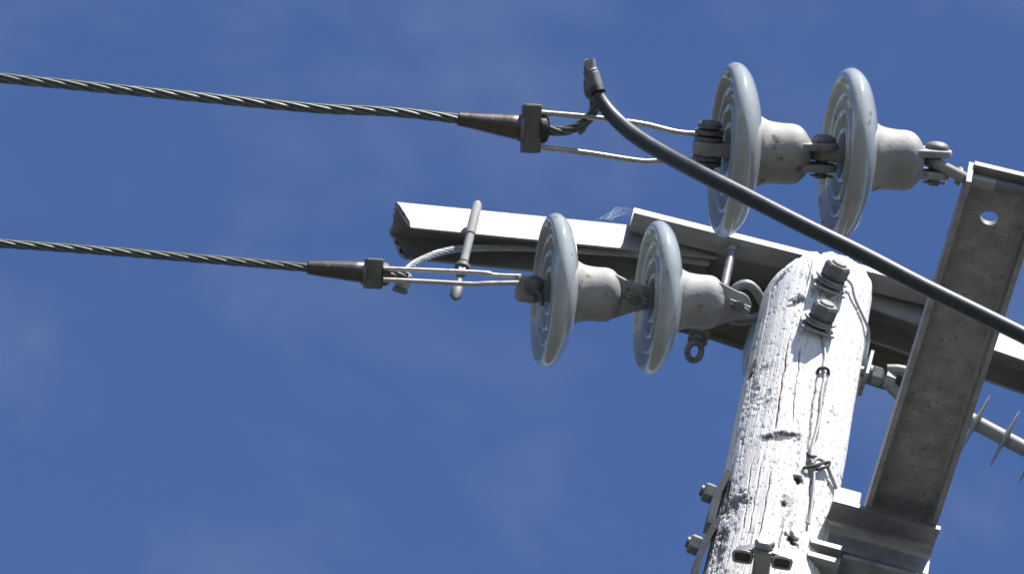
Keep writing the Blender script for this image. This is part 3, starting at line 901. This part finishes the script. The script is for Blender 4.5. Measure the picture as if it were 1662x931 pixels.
al += [UY(800, 402, lastY), UY(860, 403, lastY + 0.006), UY(960, 408, lastY + 0.008), UY(1060, 415, lastY + 0.008), UY(1150, 427, lastY + .008)]
t = thing('aluminium_cable', 'bright twisted aluminium cable rising into the white channel', 'cable', al[0])
part('strands', strands(smooth_path(al, 8), 0.0020, 6, 0.13, 8, step=0.006), 'strand_bright', t)

# ------------------------------------------------------------------ pole-face bolts with washers
def face_bolt(px, py, label, rot):
    p = on_pole(px, py, 0.0)
    n = Vector((p.x - XP, p.y - YP, 0)).normalized()
    n = (n + Vector((0.12, 0, 0.50))).normalized()
    t = thing('pole_bolt', label, 'bolt', p, 'bolts through the pole top')
    Mp = frame(p - n * 0.002, n, Vector((0, 0, 1)))
    part('plate_washer', box(0.005, 0.056, 0.056, Mp @ Matrix.Translation((0.004, 0.002, 0)), 0.0012), 'beam_paint', t, smooth=False)
    coil = [Mp @ Vector((0.010 + 0.005 * k / 40, 0.021 * math.cos(a), 0.021 * math.sin(a))) for k, a in [(k, 0.6 + 5.9 * k / 40) for k in range(41)]]
    part('spring_washer', tube(coil, 0.0024, 8), 'wire_grey', t)
    part('round_washer', lathe([(0.0165, 0.009), (0.0168, 0.0275), (0.0205, 0.0278), (0.021, 0.009)], 32, Mp), 'galvanised', t)
    part('nut', hexnut(0.0215, 0.024, Mp @ Matrix.Translation((0.0212, 0, 0)), rot), 'galvanised_old', t, smooth=False)
    part('bolt_end', lathe([(0.0, 0.0125), (0.047, 0.0125), (0.0488, 0.0108), (0.049, 0)], 24, Mp), 'galvanised_old', t)
    return p, n
fb1, nb1 = face_bolt(1344, 466, 'upper hex nut and bolt at the very top of the pole', 0.35)
fb2, nb2 = face_bolt(1326, 532, 'second hex nut and bolt, just below the topmost one', 0.15)

# grounding wire
def pw(pts, off=0.004): return [on_pole(x, y, off if len(p_) == 2 else p_[2]) for p_ in pts for x, y in [p_[:2]]]
t = thing('ground_wire', 'thin grey wire stapled down the face of the pole', 'wire', on_pole(1340, 560))
wpath = smooth_path(pw([(1345, 519, .012), (1340, 536, .010), (1337, 556), (1339, 578), (1336, 596), (1338, 612), (1333, 640), (1331, 668), (1326, 695), (1318, 725), (1316, 742), (1320, 756), (1321, 780), (1318, 815), (1313, 850)]), 6)
part('wire', tube(wpath, 0.0024, 8), 'wire_grey', t)
part('loop', tube(smooth_path(pw([(1367, 452, .016), (1366, 468, .012), (1357, 480, .010), (1346, 488, .012)]), 6), 0.0026, 8), 'wire_grey', t)
part('branch', tube(smooth_path(pw([(1318, 752, .006), (1327, 744, .008), (1340, 752, .006), (1350, 775, .005), (1357, 792, .004)]), 6), 0.0030, 8), 'wire_grey', t)
for pts in ([(1326, 607, 0.001), (1329, 599, .006), (1337, 596, .009), (1344, 600, .006), (1345, 608, 0.001)],
            [(1303, 759, 0.003), (1322, 755, .009), (1345, 749, .010), (1343, 756, .009), (1326, 761, 0.007)],
            [(1311, 734, 0.001), (1316, 740, 0.006), (1324, 740, 0.002)]):
    part('staple', tube(smooth_path(pw(pts), 5), 0.0026, 8), 'iron_dark', t)
# lead that goes round the right-hand side of the pole
t = thing('bond_wire', 'thin dark wire curving from the topmost nut round the pole edge', 'wire', fb1)
part('wire', tube(smooth_path(pw([(1370, 450, .014), (1382, 462, .008), (1388, 485, .005), (1400, 512, .004), (1408, 530, .005)]) + [
    Vector((XP + pole_r(ZP) + 0.006, YP - 0.008, ZP - 0.035)), Vector((XP + pole_r(ZP) + 0.007, YP + 0.01, ZP - 0.075)), Vector((XP + pole_r(ZP) - 0.004, YP + 0.05, ZP - 0.10))], 6), 0.0024, 8), 'wire_grey', t)

# ------------------------------------------------------------------ left-hand strap bolts
def side_bolt(a, bpt, head, label):
    pa, pb = None, None
    # plates tangent to the left flank of the pole
    mid = ((a[0] + bpt[0]) / 2, (a[1] + bpt[1]) / 2)
    base = on_pole(mid[0] + 14, mid[1])
    dz = depth(base)
    q0, q1 = U(a[0], a[1], dz + 0.02), U(bpt[0], bpt[1], dz - 0.02)
    c = (q0 + q1) / 2; d = (q1 - q0).normalized(); Ls = (q1 - q0).length
    nrm = (d.cross(ray(*mid))).normalized()
    if nrm.dot(right) > 0: nrm = -nrm
    t = thing('strap_bolt', label, 'bolt', c, 'bolts with curved plate washers on the left of the pole')
    side = d.cross(nrm).normalized()
    V, F = [], []
    secs = []
    for k in range(9):
        f = k / 8 - 0.5
        ctr = c + d * (Ls * f) - nrm * (0.034 * (f * 2) ** 2 * 0.12)
        secs.append([ctr + side * sx * 0.024 + nrm * sz * 0.0048 for sx, sz in ((-1, -1), (1, -1), (1, 1), (-1, 1))])
    part('curved_washer', loft(secs), 'galvanised_old', t, smooth=False)
    hp = c + nrm * 0.006 + d * ((Vector((head[0] - mid[0], head[1] - mid[1])).dot(Vector((bpt[0] - a[0], bpt[1] - a[1])).normalized())) / 1000.0)
    Mh = frame(hp, nrm, side)
    part('bolt_head', hexnut(0.0165, 0.017, Mh, 0.5), 'galvanised', t, smooth=False)
    part('bolt_end', lathe([(0.016, 0.009), (0.021, 0.009), (0.022, 0.007), (0.022, 0)], 20, Mh), 'galvanised_old', t)
side_bolt((1177, 770), (1145, 855), (1152, 800), 'upper bolt and curved washer on the left flank of the pole')
side_bolt((1158, 848), (1120, 940), (1138, 888), 'lower bolt and curved washer on the left flank of the pole')

# front saddle clamp at the bottom of the picture
ps = on_pole(1234, 935)
n = Vector((ps.x - XP, ps.y - YP, 0)).normalized()
n = (n + Vector((0, 0, 0.38))).normalized()
t = thing('saddle_clamp', 'winged steel saddle washer and square bolt on the pole front', 'clamp', ps)
Mp = frame(ps, n, Vector((0, 0, 1)))          # x out, y up, z sideways
part('stem', box(0.058, 0.030, 0.026, Mp @ Matrix.Translation((0.022, -0.004, 0)), 0.002), 'galvanised', t, smooth=False)
secs = []
for k in range(13):
    f = k / 12 - 0.5
    zc = f * 0.086; back = -0.011 * (abs(f) * 2) ** 2
    hh = 0.011 - 0.003 * abs(f) * 2
    secs.append([Mp @ Vector((0.043 + back + x, y, zc)) for x, y in ((0, -hh), (0.007, -hh), (0.007, hh), (0, hh))])
part('winged_washer', loft(secs), 'beam_paint', t, smooth=False)
for sgn in (-1, 1):
    cz = sgn * 0.030
    out = [(-0.013, -0.008), (-0.010, -0.011), (0.010, -0.011), (0.013, -0.008), (0.0125, 0.006), (-0.0125, 0.006)]
    pts = smooth_path([Mp @ Vector((0.037 + yy, -0.012, cz + zz)) for zz, yy in out + out[:1]], 3)
    part('wing_recess_shade', box(0.016, 0.003, 0.024, Mp @ Matrix.Translation((0.0345, -0.010, cz)), 0.0005), 'iron_dark', t, smooth=False)  # dark panel stands in for the shade inside the hollow wing
    part('wing_rim', tube(pts[:-1], 0.0024, 8, closed=True), 'bracket_zinc', t)
part('bolt_head', hexnut(0.0155, 0.012, Mp @ Matrix.Translation((0.0505, 0, 0)), 0.5), 'beam_paint', t, smooth=False)

# ------------------------------------------------------------------ right side: eye nut and long-rod insulator
er = Vector((XP + pole_r(ZP - 0.06) + 0.004, YP + 0.0, 0))
z_r = CAMLOC.z + ((YP - CAMLOC.y) / ray(1408, 606).y) * ray(1408, 606).z
p_r = UY(1406, 605, YP)
ax = Vector((1, 0.0, -0.05)).normalized()
t = thing('through_bolt', 'bolt with square washer and hex nut on the right flank of the pole', 'bolt', p_r)
Mr = frame(p_r, ax, Vector((0, 0, 1)))
part('square_washer', box(0.006, 0.055, 0.055, Mr @ Matrix.Translation((0.000, 0, 0)), 0.001), 'galvanised', t, smooth=False)
part('spring_washer', lathe([(0.003, 0.009), (0.0032, 0.0155), (0.008, 0.0155), (0.0083, 0.009)], 24, Mr), 'galvanised_old', t)
part('nut', hexnut(0.017, 0.018, Mr @ Matrix.Translation((0.0086, 0, 0)), 0.3), 'galvanised', t, smooth=False)
part('shank', tube([p_r - ax * 0.03, p_r + ax * 0.034], 0.009, 16), 'galvanised', t)
f0 = p_r + ax * 0.036
dR = depth(f0)
t = thing('fork_eye', 'forked steel eye nut behind the dark arm, right of the pole', 'fork', f0)
part('eye_nut', tube([U(1437, 612, dR), U(1452, 617, dR)], [0.017, 0.015], 6), 'galvanised', t, smooth=False)
part('prong', tube(smooth_path([U(1440, 599, dR), U(1462, 600, dR), U(1490, 610, dR), U(1530, 640, dR), U(1560, 668, dR)], 5), 0.0085, 12), 'galvanised', t)
part('prong', tube(smooth_path([U(1440, 618, dR), U(1452, 634, dR), U(1480, 655, dR), U(1530, 672, dR), U(1560, 678, dR)], 5), 0.0095, 12), 'galvanised', t)
i0, i1 = U(1556, 671, dR), U(1680, 737, dR - 0.0145)
ax = (i1 - i0).normalized()
i1 = i0 + ax * 0.42
t = thing('long_rod_insulator', 'grey rod insulator with thin sheds at the right edge', 'insulator', i0)
part('core', tube([i0, i1], 0.0125, 24), 'rubber_grey', t)
Mq = frame(i0, ax, up)
k = 0.031
first = None
while k < 0.40:
    if first is None:
        first = part('shed', lathe([(-0.0050, 0.0124), (-0.003, 0.016), (-0.0018, 0.046), (0.0, 0.0525), (0.0018, 0.046), (0.003, 0.016), (0.0050, 0.0124)], 48), 'rubber_grey', t, local=True)
        o = first
    else:
        o = first.copy(); link(o, t)
    o.matrix_local = MW[t.name].inverted() @ Mq @ Matrix.Translation((k, 0, 0))
    k += 0.0535
part('end_fitting', lathe([(-0.02, 0.010), (-0.015, 0.016), (0.012, 0.016), (0.016, 0.013)], 24, Mq), 'galvanised', t)
part('end_fitting', lathe([(0.40, 0.013), (0.404, 0.016), (0.44, 0.016), (0.47, 0.008)], 24, Mq), 'galvanised', t)
q0 = Mq @ Vector((0.465, 0, 0)); qd = Vector((0.97, 0.05, -0.2)).normalized()
t = thing('conductor', 'twisted wire running right from the thin-shed rod insulator', 'wire', q0, 'stranded line conductors')
part('strands', strands([q0 + qd * (0.25 * k) + Vector((0, 0, 0.004 * k * k)) for k in range(20)], 0.0028, 6, 0.19, 8, step=0.02), 'strand_dark', t)

# ------------------------------------------------------------------ cobweb wisps
t = thing('cobweb', 'faint cobweb wisps above the join of the white channels', 'cobweb', UY(1000, 360, YB2))
rnd = random.Random(3)
for k in range(14):
    x0 = 965 + rnd.random() * 30; x1 = 1010 + rnd.random() * 18
    pts = [UY(x0, 358 - rnd.random() * 4, YB2 - .01), UY((x0 + x1) / 2, 352 - rnd.random() * 16, YB2 - .01 + rnd.random() * .01), UY(x1, 350 - rnd.random() * 10, YB2)]
    part('thread', tube(smooth_path(pts, 5), 0.00011, 5), 'web_silk', t)
